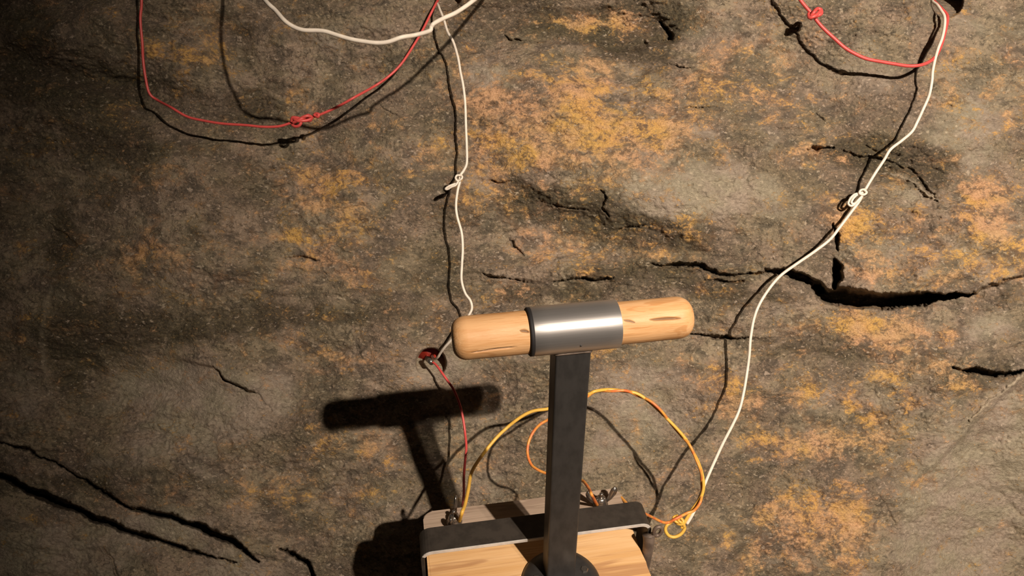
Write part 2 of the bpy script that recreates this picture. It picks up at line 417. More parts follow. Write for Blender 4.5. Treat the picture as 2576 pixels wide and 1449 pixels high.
# ------------------------------------------------------------------ rock material
def rock_material(with_masks=True):
    m, nt, b = mat('rock' if with_masks else 'rock_floor', 0.72, 0, 0.35)
    v = mapping(nt, objco(nt), (0.82, 1.25, 1.0))
    big = noise(nt, v, 5.0, 5, 0.6)
    mid = noise(nt, v, 17.0, 6, 0.62, 0.4)
    mid2 = noise(nt, mapping(nt, v, (1, 1, 1), (0, 0, 0), (3.1, 7.7, 1.9)), 22.0, 6, 0.65, 0.6)
    fine = noise(nt, v, 150.0, 5, 0.72, 0.3)
    fine2 = noise(nt, mapping(nt, v, (1, 1, 1), (0, 0, 0), (9.3, 2.2, 4.4)), 210.0, 4, 0.7)
    grit = noise(nt, v, 420.0, 3, 0.7)
    if with_masks:
        a = nd(nt, 'ShaderNodeAttribute', attribute_name='masks')
        s = nd(nt, 'ShaderNodeSeparateColor')
        nt.links.new(a.outputs['Color'], s.inputs[0])
        oc, sl, mo, pale = s.outputs[0], s.outputs[1], s.outputs[2], a.outputs['Alpha']
    else:
        val = nd(nt, 'ShaderNodeValue'); val.outputs[0].default_value = 0.3
        oc = sl = mo = val.outputs[0]
        pale = None
    base = mix(nt, step(nt, big, 0.36, 0.64), (0.165, 0.128, 0.088), (0.270, 0.214, 0.154))
    base = mix(nt, mth(nt, 'MULTIPLY', step(nt, mid, 0.44, 0.60), 0.85), base, (0.105, 0.082, 0.056))
    base = mix(nt, mth(nt, 'MULTIPLY', step(nt, fine, 0.50, 0.64), 0.8), base, (0.060, 0.046, 0.032))
    base = mix(nt, mth(nt, 'MULTIPLY', step(nt, fine2, 0.52, 0.66), 0.6), base, (0.42, 0.31, 0.21))
    blot = noise(nt, mapping(nt, v, (1, 1, 1), (0, 0, 0), (2.6, 8.1, 6.3)), 42.0, 6, 0.66, 0.5)
    base = mix(nt, mth(nt, 'MULTIPLY', step(nt, blot, 0.51, 0.62), 0.65), base, (0.070, 0.058, 0.044))
    # bare grey slate
    slf = mth(nt, 'MULTIPLY', step(nt, mth(nt, 'ADD', sl, mth(nt, 'MULTIPLY', mth(nt, 'SUBTRACT', mid, 0.5), 1.6)), 0.10, 0.62), 0.85)
    slate_c = mix(nt, step(nt, fine, 0.34, 0.68), (0.350, 0.296, 0.228), (0.225, 0.188, 0.143))
    base = mix(nt, slf, base, slate_c)
    # damp dark moss / dirt, with painted shade under the slab edge
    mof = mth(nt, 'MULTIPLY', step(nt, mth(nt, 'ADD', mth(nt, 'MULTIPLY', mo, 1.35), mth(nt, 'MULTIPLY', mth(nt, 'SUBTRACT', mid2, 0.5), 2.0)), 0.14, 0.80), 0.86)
    moss_shade_c = mix(nt, step(nt, fine2, 0.42, 0.66), (0.045, 0.036, 0.022), (0.105, 0.080, 0.044))
    base = mix(nt, mof, base, moss_shade_c)
    # broad rust-brown staining
    ru = mth(nt, 'ADD', mth(nt, 'MULTIPLY', oc, 0.9), mth(nt, 'MULTIPLY', mth(nt, 'SUBTRACT', mid2, 0.5), 2.6))
    base = mix(nt, mth(nt, 'MULTIPLY', step(nt, ru, 0.12, 0.70), 0.62), base, mix(nt, step(nt, blot, 0.36, 0.60), (0.370, 0.225, 0.120), (0.170, 0.100, 0.055)))
    # pale mineral crumbs
    crumb = noise(nt, mapping(nt, v, (1, 1, 1), (0, 0, 0), (1.2, 3.4, 8.8)), 120.0, 4, 0.62)
    base = mix(nt, mth(nt, 'MULTIPLY', step(nt, mth(nt, 'ADD', crumb, mth(nt, 'MULTIPLY', mth(nt, 'SUBTRACT', blot, 0.5), 0.35)), 0.61, 0.69), 0.6), base, (0.47, 0.385, 0.295))
    # ochre lichen and rust: clumps broken up by grain
    g = mth(nt, 'ADD', mth(nt, 'MULTIPLY', mth(nt, 'SUBTRACT', mid2, 0.5), 2.0), mth(nt, 'MULTIPLY', mth(nt, 'ADD', mth(nt, 'MULTIPLY', mth(nt, 'SUBTRACT', fine, 0.5), 0.55), mth(nt, 'MULTIPLY', mth(nt, 'SUBTRACT', blot, 0.5), -0.45)), 5.0))
    ocf = step(nt, mth(nt, 'ADD', mth(nt, 'MULTIPLY', oc, 0.95), g), 0.30, 0.95)
    tint = step(nt, noise(nt, mapping(nt, v, (1, 1, 1), (0, 0, 0), (5, 1, 2)), 13.0, 3, 0.55), 0.42, 0.60)
    och_c = mix(nt, tint, (0.56, 0.345, 0.195), (0.60, 0.355, 0.105))
    och_c = mix(nt, mth(nt, 'MULTIPLY', step(nt, grit, 0.42, 0.66), 0.8), och_c, (0.30, 0.175, 0.075))
    base = mix(nt, mth(nt, 'MULTIPLY', ocf, 0.88), base, och_c)
    hue = step(nt, noise(nt, mapping(nt, v, (1, 1, 1), (0, 0, 0), (7.7, 0.4, 3.2)), 15.0, 4, 0.6), 0.38, 0.62)
    base = mix(nt, 0.75, base, mix(nt, hue, (1.30, 1.20, 1.18), (1.22, 1.22, 1.08)), 'MULTIPLY')
    # pale mineral veins and specks
    if pale is not None:
        pf = mth(nt, 'MULTIPLY', pale, step(nt, mid2, 0.30, 0.55))
        base = mix(nt, mth(nt, 'MULTIPLY', pf, 0.7, True), base, (0.55, 0.45, 0.32))
    speck = step(nt, noise(nt, v, 210.0, 2, 0.5), 0.72, 0.79)
    base = mix(nt, mth(nt, 'MULTIPLY', speck, 0.5), base, (0.72, 0.64, 0.54))
    nt.links.new(base, b.inputs['Base Color'])
    nt.links.new(mix(nt, fine, (0.55, 0.55, 0.55), (0.88, 0.88, 0.88)), b.inputs['Roughness'])
    hgt = mth(nt, 'ADD', mth(nt, 'MULTIPLY', fine, 0.7), mth(nt, 'ADD', mth(nt, 'MULTIPLY', grit, 0.22), mth(nt, 'MULTIPLY', fine2, 0.35)))
    bump(nt, b, hgt, 0.85, 0.008)
    return m

ROCK = rock_material(True)
ROCKF = rock_material(False)

# ------------------------------------------------------------------ build the rock wall
def link(o, parent=None):
    COL.objects.link(o)
    if parent is not None:
        o.parent = parent
    return o

def tag(o, label=None, cat=None, group=None, kind=None):
    if label: o['label'] = label
    if cat: o['category'] = cat
    if group: o['group'] = group
    if kind: o['kind'] = kind
    return o

DEP = D0 - H
ux = (PX - 1288.0) / FPX; uy = (PY - 724.5) / FPX
V = CC[None, None, :] + DEP[..., None] * (ux[..., None] * R_ + uy[..., None] * DN + FW)
ORG = np.array([0.0, 1.05, 0.6])
V = (V - ORG).reshape(-1, 3).astype(np.float32)
idx = np.arange(NX * NY, dtype=np.int32).reshape(NY, NX)
Q = np.stack([idx[:-1, :-1], idx[1:, :-1], idx[1:, 1:], idx[:-1, 1:]], -1).reshape(-1, 4)
me = bpy.data.meshes.new('wall_back')
me.vertices.add(len(V)); me.vertices.foreach_set('co', V.ravel())
me.loops.add(Q.size); me.loops.foreach_set('vertex_index', Q.ravel())
me.polygons.add(len(Q))
me.polygons.foreach_set('loop_start', np.arange(0, Q.size, 4, dtype=np.int32))
me.polygons.foreach_set('loop_total', np.full(len(Q), 4, dtype=np.int32))
me.polygons.foreach_set('use_smooth', np.ones(len(Q), dtype=bool))
me.update(calc_edges=True)
at_m = me.attributes.new('masks', 'FLOAT_COLOR', 'POINT')
MK = np.stack([np.clip(OCHRE, 0, 1.4), np.clip(SLATE, 0, 1.4), np.clip(MOSS_SHADE, 0, 1.4), np.clip(PALE, 0, 1)], -1).astype(np.float32)
at_m.data.foreach_set('color', MK.ravel())
me.materials.append(ROCK)
wall = bpy.data.objects.new('wall_back', me)
wall.location = ORG
link(wall)
tag(wall, 'rough brown rock face with ochre lichen patches and dark cracks', 'rock wall', kind='structure')

# ------------------------------------------------------------------ mesh helpers
def mesh_obj(name, bm, m, parent=None, smooth=True, loc=None):
    me = bpy.data.meshes.new(name)
    bmesh.ops.recalc_face_normals(bm, faces=bm.faces)
    bm.to_mesh(me); bm.free()
    if smooth:
        me.polygons.foreach_set('use_smooth', np.ones(len(me.polygons), dtype=bool))
    me.materials.append(m)
    o = bpy.data.objects.new(name, me)
    if loc is not None:
        o.location = loc
    return link(o, parent)

def box(bm, x0, x1, y0, y1, z0, z1, bev=0.0, seg=2):
    vs = [bm.verts.new((x, y, z)) for x in (x0, x1) for y in (y0, y1) for z in (z0, z1)]
    f = [(0, 1, 3, 2), (4, 6, 7, 5), (0, 4, 5, 1), (2, 3, 7, 6), (0, 2, 6, 4), (1, 5, 7, 3)]
    fs = [bm.faces.new([vs[i] for i in q]) for q in f]
    if bev > 0:
        ed = set(e for q in fs for e in q.edges)
        bmesh.ops.bevel(bm, geom=list(ed), offset=bev, segments=seg, profile=0.5, affect='EDGES')

def catmull(pts, n=10):
    P = [np.array(p, float) for p in pts]
    P = [2 * P[0] - P[1]] + P + [2 * P[-1] - P[-2]]
    out = []
    for i in range(1, len(P) - 2):
        p0, p1, p2, p3 = P[i - 1], P[i], P[i + 1], P[i + 2]
        for k in range(n):
            t = k / n
            out.append(0.5 * ((2 * p1) + (-p0 + p2) * t + (2 * p0 - 5 * p1 + 4 * p2 - p3) * t * t + (-p0 + 3 * p1 - 3 * p2 + p3) * t ** 3))
    out.append(P[-2])
    return out

def tube(bm, pts, r, sides=8, closed=False):
    """sweep a round section along points; r scalar or list"""
    n = len(pts)
    P = [Vector(p) for p in pts]
    rings = []
    up = Vector((0.31, 0.2, 0.93))
    for i in range(n):
        a = P[(i - 1) % n] if (closed or i > 0) else P[i]
        c = P[(i + 1) % n] if (closed or i < n - 1) else P[i]
        t = (c - a)
        if t.length < 1e-9: t = Vector((0, 0, 1))
        t.normalize()
        x = up - t * up.dot(t)
        if x.length < 1e-4: x = t.orthogonal()
        x.normalize()
        up = x
        y = t.cross(x)
        rr = r[i] if isinstance(r, (list, tuple)) else r
        rings.append([bm.verts.new(P[i] + (x * math.cos(2 * math.pi * k / sides) + y * math.sin(2 * math.pi * k / sides)) * rr) for k in range(sides)])
    m = n if closed else n - 1
    for i in range(m):
        A, B = rings[i], rings[(i + 1) % n]
        for k in range(sides):
            bm.faces.new((A[k], A[(k + 1) % sides], B[(k + 1) % sides], B[k]))
    if not closed:
        bm.faces.new(rings[0][::-1]); bm.faces.new(rings[-1])

def lathe_x(bm, prof, seg=48):
    """profile (x, r) turned about the x axis"""
    rings = []
    for x, r in prof:
        rings.append([bm.verts.new((x, r * math.cos(2 * math.pi * k / seg), r * math.sin(2 * math.pi * k / seg))) for k in range(seg)])
    for A, B in zip(rings[:-1], rings[1:]):
        for k in range(seg):
            bm.faces.new((A[k], A[(k + 1) % seg], B[(k + 1) % seg], B[k]))
    return rings

def lathe_z(bm, prof, seg=32, c=(0, 0)):
    rings = []
    for r, z in prof:
        rings.append([bm.verts.new((c[0] + r * math.cos(2 * math.pi * k / seg), c[1] + r * math.sin(2 * math.pi * k / seg), z)) for k in range(seg)])
    for A, B in zip(rings[:-1], rings[1:]):
        for k in range(seg):
            bm.faces.new((A[k], A[(k + 1) % seg], B[(k + 1) % seg], B[k]))
    bm.faces.new(rings[-1]); bm.faces.new(rings[0][::-1])

# ------------------------------------------------------------------ floor
FLOOR_Z = 0.20
bm = bmesh.new()
rnd = random.Random(4)
N = 60
grid = [[bm.verts.new((-1.7 + 3.4 * i / N, -1.6 + 2.75 * j / N, 0.014 * (rnd.random() - 0.5) if not (24 <= i <= 37 and 42 <= j <= 58) else 0.0)) for i in range(N + 1)] for j in range(N + 1)]
for j in range(N):
    for i in range(N):
        bm.faces.new((grid[j][i], grid[j][i + 1], grid[j + 1][i + 1], grid[j + 1][i]))
fl = mesh_obj('floor', bm, ROCKF, loc=(0, 0, FLOOR_Z))
tag(fl, 'uneven brown rock floor at the foot of the wall', 'floor', kind='structure')

# ------------------------------------------------------------------ other materials
def wood(name, c1, c2, c3, sx, sy, rough=0.55, crackc=None):
    m, nt, b = mat(name, rough, 0, 0.35)
    co = objco(nt)
    v = mapping(nt, co, (sx, sy, sy))
    g1 = noise(nt, v, 1.0, 5, 0.6, 0.5)
    g2 = noise(nt, mapping(nt, co, (sx * 2, sy * 5, sy * 5)), 1.0, 4, 0.6, 0.2)
    g3 = noise(nt, mapping(nt, co, (sx * 0.7, sy * 0.55, sy * 0.55), (0, 0, 0), (4, 9, 2)), 1.0, 3, 0.5, 0.8)
    c = mix(nt, step(nt, g1, 0.35, 0.66), c1, c2)
    c = mix(nt, mth(nt, 'MULTIPLY', step(nt, g2, 0.52, 0.72), 0.45), c, c3)
    c = mix(nt, mth(nt, 'MULTIPLY', step(nt, g3, 0.57, 0.61), 0.62), c, c3)
    if crackc:
        a = nd(nt, 'ShaderNodeAttribute', attribute_name='check')
        c = mix(nt, a.outputs['Fac'], c, crackc)
    nt.links.new(c, b.inputs['Base Color'])
    bump(nt, b, g2, 0.25, 0.002)
    return m

GRIP = wood('grip_wood', (0.60, 0.315, 0.130), (0.67, 0.385, 0.180), (0.48, 0.22, 0.075), 18, 120, 0.5, (0.13, 0.075, 0.045))
PALEWOOD = wood('pale_wood', (0.70, 0.40, 0.165), (0.80, 0.50, 0.245), (0.42, 0.20, 0.09), 4, 55, 0.55)
OLDWOOD = wood('weathered_wood', (0.34, 0.25, 0.18), (0.42, 0.31, 0.23), (0.25, 0.175, 0.125), 7, 110, 0.7)
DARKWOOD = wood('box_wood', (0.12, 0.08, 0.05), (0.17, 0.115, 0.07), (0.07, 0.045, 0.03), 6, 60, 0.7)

def steel(name, c, rough, metal, nscale=60, namp=0.15, stretch=(1, 1, 1), bs=0.1, dark=0.6):
    m, nt, b = mat(name, rough, metal, 0.5)
    v = mapping(nt, objco(nt), stretch)
    n = noise(nt, v, nscale, 4, 0.6)
    c2 = tuple(x * dark for x in c)
    nt.links.new(mix(nt, step(nt, n, 0.38, 0.66), c, c2), b.inputs['Base Color'])
    r = mth(nt, 'ADD', mth(nt, 'MULTIPLY', mth(nt, 'SUBTRACT', n, 0.5), namp * 2), rough, True)
    nt.links.new(r, b.inputs['Roughness'])
    bump(nt, b, n, bs, 0.001)
    return m

BRUSHED = steel('brushed_steel', (0.62, 0.58, 0.55), 0.52, 0.86, 40, 0.04, (0.4, 30, 30), 0.04, 0.9)
_t = nd(BRUSHED.node_tree, 'ShaderNodeTangent', direction_type='RADIAL', axis='X')
_b = BRUSHED.node_tree.nodes['Principled BSDF']
_b.inputs['Anisotropic'].default_value = 0.75
_b.inputs['Anisotropic Rotation'].default_value = 0.25
BRUSHED.node_tree.links.new(_t.outputs[0], _b.inputs['Tangent'])
BLACKSTEEL = steel('black_steel', (0.046, 0.042, 0.039), 0.48, 0.25, 70, 0.08, (1, 1, 0.5), 0.1, 0.7)
PLATE = steel('dark_plate_steel', (0.062, 0.050, 0.040), 0.50, 0.3, 55, 0.1, (1, 1, 1), 0.12, 0.65)
EDGE = steel('bare_steel_edge', (0.74, 0.68, 0.62), 0.42, 0.15, 80, 0.05, (1, 1, 1), 0.05, 0.8)
RUST = steel('rusty_steel', (0.21, 0.155, 0.120), 0.55, 0.4, 60, 0.1, (1, 1, 1), 0.2, 0.5)
NUT = steel('galvanised', (0.36, 0.32, 0.28), 0.30, 0.9, 90, 0.05, (1, 1, 1), 0.1, 0.7)

def plastic(name, c, rough=0.4, c2=None):
    m, nt, b = mat(name, rough, 0, 0.45)
    n = noise(nt, objco(nt), 70, 3, 0.5)
    nt.links.new(mix(nt, step(nt, n, 0.35, 0.65), c, c2 or tuple(x * 0.9 for x in c)), b.inputs['Base Color'])
    return m
WHITE_W = plastic('white_wire_sheath', (0.82, 0.72, 0.60), 0.45)
RED_W = plastic('red_wire_sheath', (0.66, 0.085, 0.075), 0.4)
YEL_W = plastic('yellow_wire_sheath', (0.80, 0.46, 0.075), 0.4)
ORG_W = plastic('orange_wire_sheath', (0.72, 0.17, 0.05), 0.4, (0.78, 0.36, 0.07))
GAPSHADE = plastic('gap_shadow_black', (0.012, 0.010, 0.010), 0.7)
RED_C = plastic('red_cartridge', (0.42, 0.035, 0.018), 0.5)

# ------------------------------------------------------------------ the plunger blasting machine
PSI = math.radians(9)
dev = bpy.data.objects.new('plunger_box', None)
dev.location = (0.0643, 0.6441, FLOOR_Z)
dev.rotation_euler = (0, 0, PSI)
link(dev)
tag(dev, 'T-handled plunger box with wooden grip, dark steel post and pale wooden top', 'plunger box')
Z = lambda z: z - FLOOR_Z
HZ = 1.025

# wooden grip: turned log with rounded ends and carved drying checks
bm = bmesh.new()
x0, x1, R = -0.128, 0.1300, 0.0230
cr = 0.013
prof = [(x0 + cr * 1.15 * (1 - math.cos(k / 8 * math.pi / 2)), (R - cr) + cr * math.sin(k / 8 * math.pi / 2)) for k in range(9)]
mid_x = np.linspace(x0 + cr * 1.15, x1 - cr * 1.25, 330)[1:-1]
prof += [(float(x), R) for x in mid_x]
prof += [(x1 - cr * 1.25 * (1 - math.cos(k / 8 * math.pi / 2)), (R - cr) + cr * math.sin(k / 8 * math.pi / 2)) for k in range(8, -1, -1)]
SEG = 200
rings = lathe_x(bm, prof, SEG)
bm.faces.new(rings[0][::-1]); bm.faces.new(rings[-1])
# checks: (x from, x to, angle deg measured from +z towards the camera side (-y), bow deg, half width m, depth)
CHECKS = [(-0.113, -0.063, 93, -3, 0.0009, 0.0030), (-0.060, -0.050, 50, 3, 0.0016, 0.0018),
          (0.076, 0.112, 53, 2, 0.0013, 0.0035), (0.049, 0.062, 50, 5, 0.0012, 0.0010)]
bm.verts.ensure_lookup_table()
chk = np.zeros(len(bm.verts))
for i, vtx in enumerate(bm.verts):
    x, y, z = vtx.co
    r = math.hypot(y, z)
    if r < R * 0.95: continue
    ang = math.degrees(math.atan2(-y, z))
    wob = 0.00022 * math.sin(x * 90 + 1.3) * math.cos(math.radians(ang) * 3)
    dd = wob
    for (a, b_, an, bow, hw, dp) in CHECKS:
        if a < x < b_:
            t = (x - a) / (b_ - a)
            c = an + bow * (t - 0.5) * 2 + 0.5 * math.sin(t * 9)
            d = abs(math.radians(ang - c)) * R
            ww = hw * (math.sin(math.pi * t) ** 0.6) + 1e-5
            k = math.exp(-(d / ww) ** 2)
            dd -= dp * k * min(1, math.sin(math.pi * t) * 2)
            chk[i] = max(chk[i], k * 0.9)
    f = (r + dd) / r
    vtx.co.y *= f; vtx.co.z *= f
grip = mesh_obj('handle_grip', bm, GRIP, dev, loc=(0, 0, Z(HZ)))
ca = grip.data.attributes.new('check', 'FLOAT', 'POINT')
ca.data.foreach_set('value', chk.astype(np.float32))
grip['label'] = 'honey brown wooden grip with rounded ends and drying cracks'

# steel sleeve
bm = bmesh.new()
s0, s1, so, si = -0.045, 0.0475, 0.0262, 0.0232
prof = [(s0, si), (s0, so - 0.0006), (s0 + 0.0006, so)] + [(s0 + 0.0006 + (s1 - s0 - 0.0012) * k / 6, so) for k in range(1, 7)] + [(s1, so - 0.0006), (s1, si), (s0, si)]
lathe_x(bm, prof, 96)
bmesh.ops.remove_doubles(bm, verts=bm.verts, dist=1e-6)
sleeve = mesh_obj('sleeve', bm, BRUSHED, dev, loc=(0, 0, Z(HZ)))
sleeve['label'] = 'brushed steel sleeve clamped round the middle of the grip'
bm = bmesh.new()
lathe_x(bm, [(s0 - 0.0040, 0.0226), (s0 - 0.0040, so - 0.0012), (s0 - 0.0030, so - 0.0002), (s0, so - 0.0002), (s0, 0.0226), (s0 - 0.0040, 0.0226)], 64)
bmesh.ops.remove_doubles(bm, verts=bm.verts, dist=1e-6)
rg = mesh_obj('shadow_gap_ring', bm, GAPSHADE, sleeve)  # added ring, coloured black as the shaded gap between sleeve and grip
rg['label'] = 'black ring standing in for the shadow gap at the left end of the sleeve'
# small dimple rivet on the sleeve
bm = bmesh.new()
bmesh.ops.create_uvsphere(bm, u_segments=10, v_segments=6, radius=0.0012)
mesh_obj('rivet', bm, BLACKSTEEL, sleeve, loc=(0.003, -so * math.sin(math.radians(100)), so * math.cos(math.radians(100))))

# post: square steel tube
bm = bmesh.new()
box(bm, -0.0205, 0.0180, -0.0150, 0.0150, Z(0.50), Z(HZ - 0.021), 0.0022, 3)
post = mesh_obj('post', bm, BLACKSTEEL, dev, smooth=False)
post['label'] = 'dark rectangular steel post under the grip'
# weld bead where the post meets the sleeve
bm = bmesh.new()
wp = []
for k in range(48):
    a = k / 48 * 2 * math.pi
    x = -0.00125 + 0.0195 * max(-1, min(1, 1.35 * math.cos(a))); y = 0.0152 * max(-1, min(1, 1.35 * math.sin(a)))
    zz = HZ - math.sqrt(max(so ** 2 - y ** 2, 0)) - 0.0006
    wp.append((x, y, Z(zz)))
tube(bm, wp, 0.0017, 6, True)
mesh_obj('weld_bead', bm, RUST, post)

# box body with corner boards
BT = 0.604
bm = bmesh.new()
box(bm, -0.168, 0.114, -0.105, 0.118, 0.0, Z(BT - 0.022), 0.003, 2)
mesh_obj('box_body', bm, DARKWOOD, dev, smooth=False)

# pale front top block with worn, slightly irregular right end
def slab(name, x0, x1, y0, y1, z0, z1, m, r, seg=6, jag=0.0, corner=('fl', 'fr', 'bl', 'br')):
    bm = bmesh.new()
    pts = []
    def arc(cx, cy, a0, rr):
        for k in range(seg + 1):
            a = math.radians(a0 + 90 * k / seg)
            pts.append((cx + rr * math.cos(a), cy + rr * math.sin(a)))
    rr = {c: (r if c in corner else 0.0015) for c in ('fl', 'fr', 'bl', 'br')}
    arc(x0 + rr['fl'], y0 + rr['fl'], 180, rr['fl'])
    arc(x1 - rr['fr'], y0 + rr['fr'], 270, rr['fr'])
    if jag:
        q = random.Random(3)
        for k in range(1, 14):
            t = k / 14
            pts.append((x1 + (q.random() - 0.5) * jag + jag * math.sin(t * 5), y0 + rr['fr'] + (y1 - rr['br'] - y0 - rr['fr']) * t))
    arc(x1 - rr['br'], y1 - rr['br'], 0, rr['br'])
    arc(x0 + rr['bl'], y1 - rr['bl'], 90, rr['bl'])
    lo = [bm.verts.new((x, y, z0)) for x, y in pts]
    hi = [bm.verts.new((x, y, z1)) for x, y in pts]
    bm.faces.new(lo[::-1]); top = bm.faces.new(hi)
    n = len(pts)
    for k in range(n):
        bm.faces.new((lo[k], lo[(k + 1) % n], hi[(k + 1) % n], hi[k]))
    bmesh.ops.bevel(bm, geom=list(top.edges), offset=0.0018, segments=2, profile=0.5, affect='EDGES')
    return mesh_obj(name, bm, m, dev, smooth=False)
fb = slab('front_block', -0.1765, 0.1235, -0.110, 0.094, Z(BT - 0.022), Z(BT), PALEWOOD, 0.010, jag=0.0022, corner=('fl', 'fr', 'br'))
fb['label'] = 'pale fresh-cut wooden block on top of the box'
rb = slab('rear_board', -0.1775, 0.1235, 0.0955, 0.139, Z(BT - 0.022), Z(BT), OLDWOOD, 0.014, corner=('bl', 'br'))
rb['label'] = 'weathered grey brown board along the back of the top'

# steel bracket: flat bar bridging over the top, ends bent down round the box
PT, th = 0.651, 0.0046
y0, y1 = 0.031, 0.0705
def strap_path(off):
    p = []
    xl, xr, rad = -0.1795, 0.1325, 0.011
    p.append((xl - off, Z(0.560)))
    for k in range(7):
        a = math.radians(180 - 90 * k / 6)
        p.append((xl + rad + (rad + off) * math.cos(a), Z(PT) - rad - th + (rad + off) * math.sin(a)))
    for k in range(7):
        a = math.radians(90 - 90 * k / 6)
        p.append((xr - rad + (rad + off) * math.cos(a), Z(PT) - rad - th + (rad + off) * math.sin(a)))
    p.append((xr + off, Z(0.560)))
    return p
bm = bmesh.new()
inner, outer = strap_path(0), strap_path(th)
va = [[bm.verts.new((x, y, z)) for x, z in pth] for pth, y in ((outer, y0), (outer, y1), (inner, y1), (inner, y0))]
n = len(inner)
for k in range(n - 1):
    for q in range(4):
        a, b_ = va[q], va[(q + 1) % 4]
        bm.faces.new((a[k], a[k + 1], b_[k + 1], b_[k]))
bm.faces.new([va[q][0] for q in range(4)]); bm.faces.new([va[q][-1] for q in range(4)][::-1])
br = mesh_obj('bracket', bm, PLATE, dev, smooth=False)
br['label'] = 'dark flat steel bracket bridging the top behind the post'
# bright bare front edge of the bracket
bm = bmesh.new()
ia, oa = strap_path(0.0002)[3:-3], strap_path(th + 0.0001)[3:-3]
f0 = [bm.verts.new((x, y0 - 0.0012, z)) for x, z in oa]; f1 = [bm.verts.new((x, y0 - 0.0012, z)) for x, z in ia]
g0 = [bm.verts.new((x, y0 + 0.0002, z)) for x, z in oa]; g1 = [bm.verts.new((x, y0 + 0.0002, z)) for x, z in ia]
for k in range(len(oa) - 1):
    bm.faces.new((f0[k], f0[k + 1], f1[k + 1], f1[k])); bm.faces.new((g0[k], g1[k], g1[k + 1], g0[k + 1]))
    bm.faces.new((f0[k], g0[k], g0[k + 1], f0[k + 1])); bm.faces.new((f1[k], f1[k + 1], g1[k + 1], g1[k]))
bm.faces.new((f0[0], f1[0], g1[0], g0[0])); bm.faces.new((f0[-1], g0[-1], g1[-1], f1[-1]))
ed = mesh_obj('bare_edge', bm, EDGE, br, smooth=False)
ed['label'] = 'bright bare metal front edge of the bracket'

# side rod at the right end of the bracket and its eye
bm = bmesh.new()
rod = [(0.1325, 0.027, Z(0.632)), (0.1322, 0.022, Z(0.62)), (0.1305, 0.018, Z(0.585)), (0.129, 0.014, Z(0.54)), (0.128, 0.012, Z(0.48))]
tube(bm, catmull(rod, 8), [0.0088 - 0.0040 * k / 32 for k in range(33)], 16)
rodo = mesh_obj('side_rod', bm, RUST, dev)
bm = bmesh.new()
tube(bm, [(0.1440 + 0.0055 * math.cos(a), 0.024, Z(0.640) + 0.009 * math.sin(a)) for a in np.linspace(0, 2 * math.pi, 25)[:-1]], 0.0028, 8, True)
mesh_obj('eye_ring', bm, RUST, rodo)

# round collar at the foot of the post
bm = bmesh.new()
lathe_z(bm, [(0.054, Z(BT) - 0.001), (0.054, Z(BT) + 0.002), (0.050, Z(BT) + 0.008), (0.040, Z(BT) + 0.014), (0.028, Z(BT) + 0.016)], 56, (0.0, -0.012))
col = mesh_obj('collar', bm, BLACKSTEEL, dev)
col['label'] = 'round domed black steel collar at the foot of the post'
for (bx, by) in ((0.033, -0.006), (-0.033, -0.010), (0.020, -0.045), (-0.020, -0.045)):
    bm = bmesh.new()
    lathe_z(bm, [(0.0058, 0.0), (0.0058, 0.004), (0.0045, 0.0058)], 6)
    mesh_obj('bolt', bm, NUT, col, smooth=False, loc=(bx, by, Z(BT) + 0.012))

# wing nut terminals on the rear board
def wing_nut(x, y, rot):
    bm = bmesh.new()
    lathe_z(bm, [(0.0115, 0), (0.0115, 0.0015), (0.0095, 0.0022), (0.0085, 0.010), (0.0068, 0.015), (0.0042, 0.0165)], 24)
    t = mesh_obj('wing_nut', bm, NUT, dev, loc=(x, y, Z(BT)))
    t.rotation_euler = (0, 0, rot)
    bm = bmesh.new()
    lathe_z(bm, [(0.0030, 0.012), (0.0030, 0.024), (0.0022, 0.025)], 12)
    mesh_obj('stud', bm, NUT, t)
    for s in (-1, 1):
        bm = bmesh.new()
        # ear outline in the x-z plane, thick in y
        out = [(0.004, 0.006), (0.010, 0.012), (0.0125, 0.022), (0.0150, 0.030), (0.0190, 0.034), (0.0230, 0.0325), (0.0245, 0.027), (0.0225, 0.019), (0.0165, 0.010), (0.008, 0.0025)]
        A = [bm.verts.new((s * px, -0.0019, pz)) for px, pz in out]; B = [bm.verts.new((s * px, 0.0019, pz)) for px, pz in out]
        bm.faces.new(A); bm.faces.new(B[::-1])
        for k in range(len(out)):
            bm.faces.new((A[k], B[k], B[(k + 1) % len(out)], A[(k + 1) % len(out)]))
        bmesh.ops.recalc_face_normals(bm, faces=bm.faces)
        bmesh.ops.bevel(bm, geom=[e for e in bm.edges if abs(e.verts[0].co.y - e.verts[1].co.y) < 1e-6], offset=0.0009, segments=2, affect='EDGES')
        mesh_obj('wing', bm, NUT, t)
    return t
wing_nut(-0.1326, 0.1135, math.radians(75))
wing_nut(0.087, 0.1115, math.radians(2))

# ------------------------------------------------------------------ wires
def wpt(x, y, t):
    """point of a wire seen at (x, y) hanging t metres in front of the rock face"""
    d = D0 - t
    if t > -0.5:
        d = min(d, D0 - hsample(x, y) - 0.006)
    return at(x, y, d)

def wire(name, pts, r, m, label, n=10, group=None):
    P = []
    for p in pts:
        if len(p) == 3:
            P.append(wpt(*p))
        elif p[3] == 'in':                       # end pushed into the rock
            P.append(at(p[0], p[1], D0 - p[2]))
        else:
            P.append(np.array(p[:3]))
    C = catmull(P, n)
    org = np.array(C[-1])
    bm = bmesh.new()
    tube(bm, [c - org for c in C], r, 10)
    o = mesh_obj(name, bm, m, loc=tuple(org))
    tag(o, label, 'wire', group)
    return o

def dloc(x, y, z):
    """plunger box local -> world"""
    c, s = math.cos(PSI), math.sin(PSI)
    return (0.0643 + x * c - y * s, 0.6441 + x * s + y * c, z, 'w')

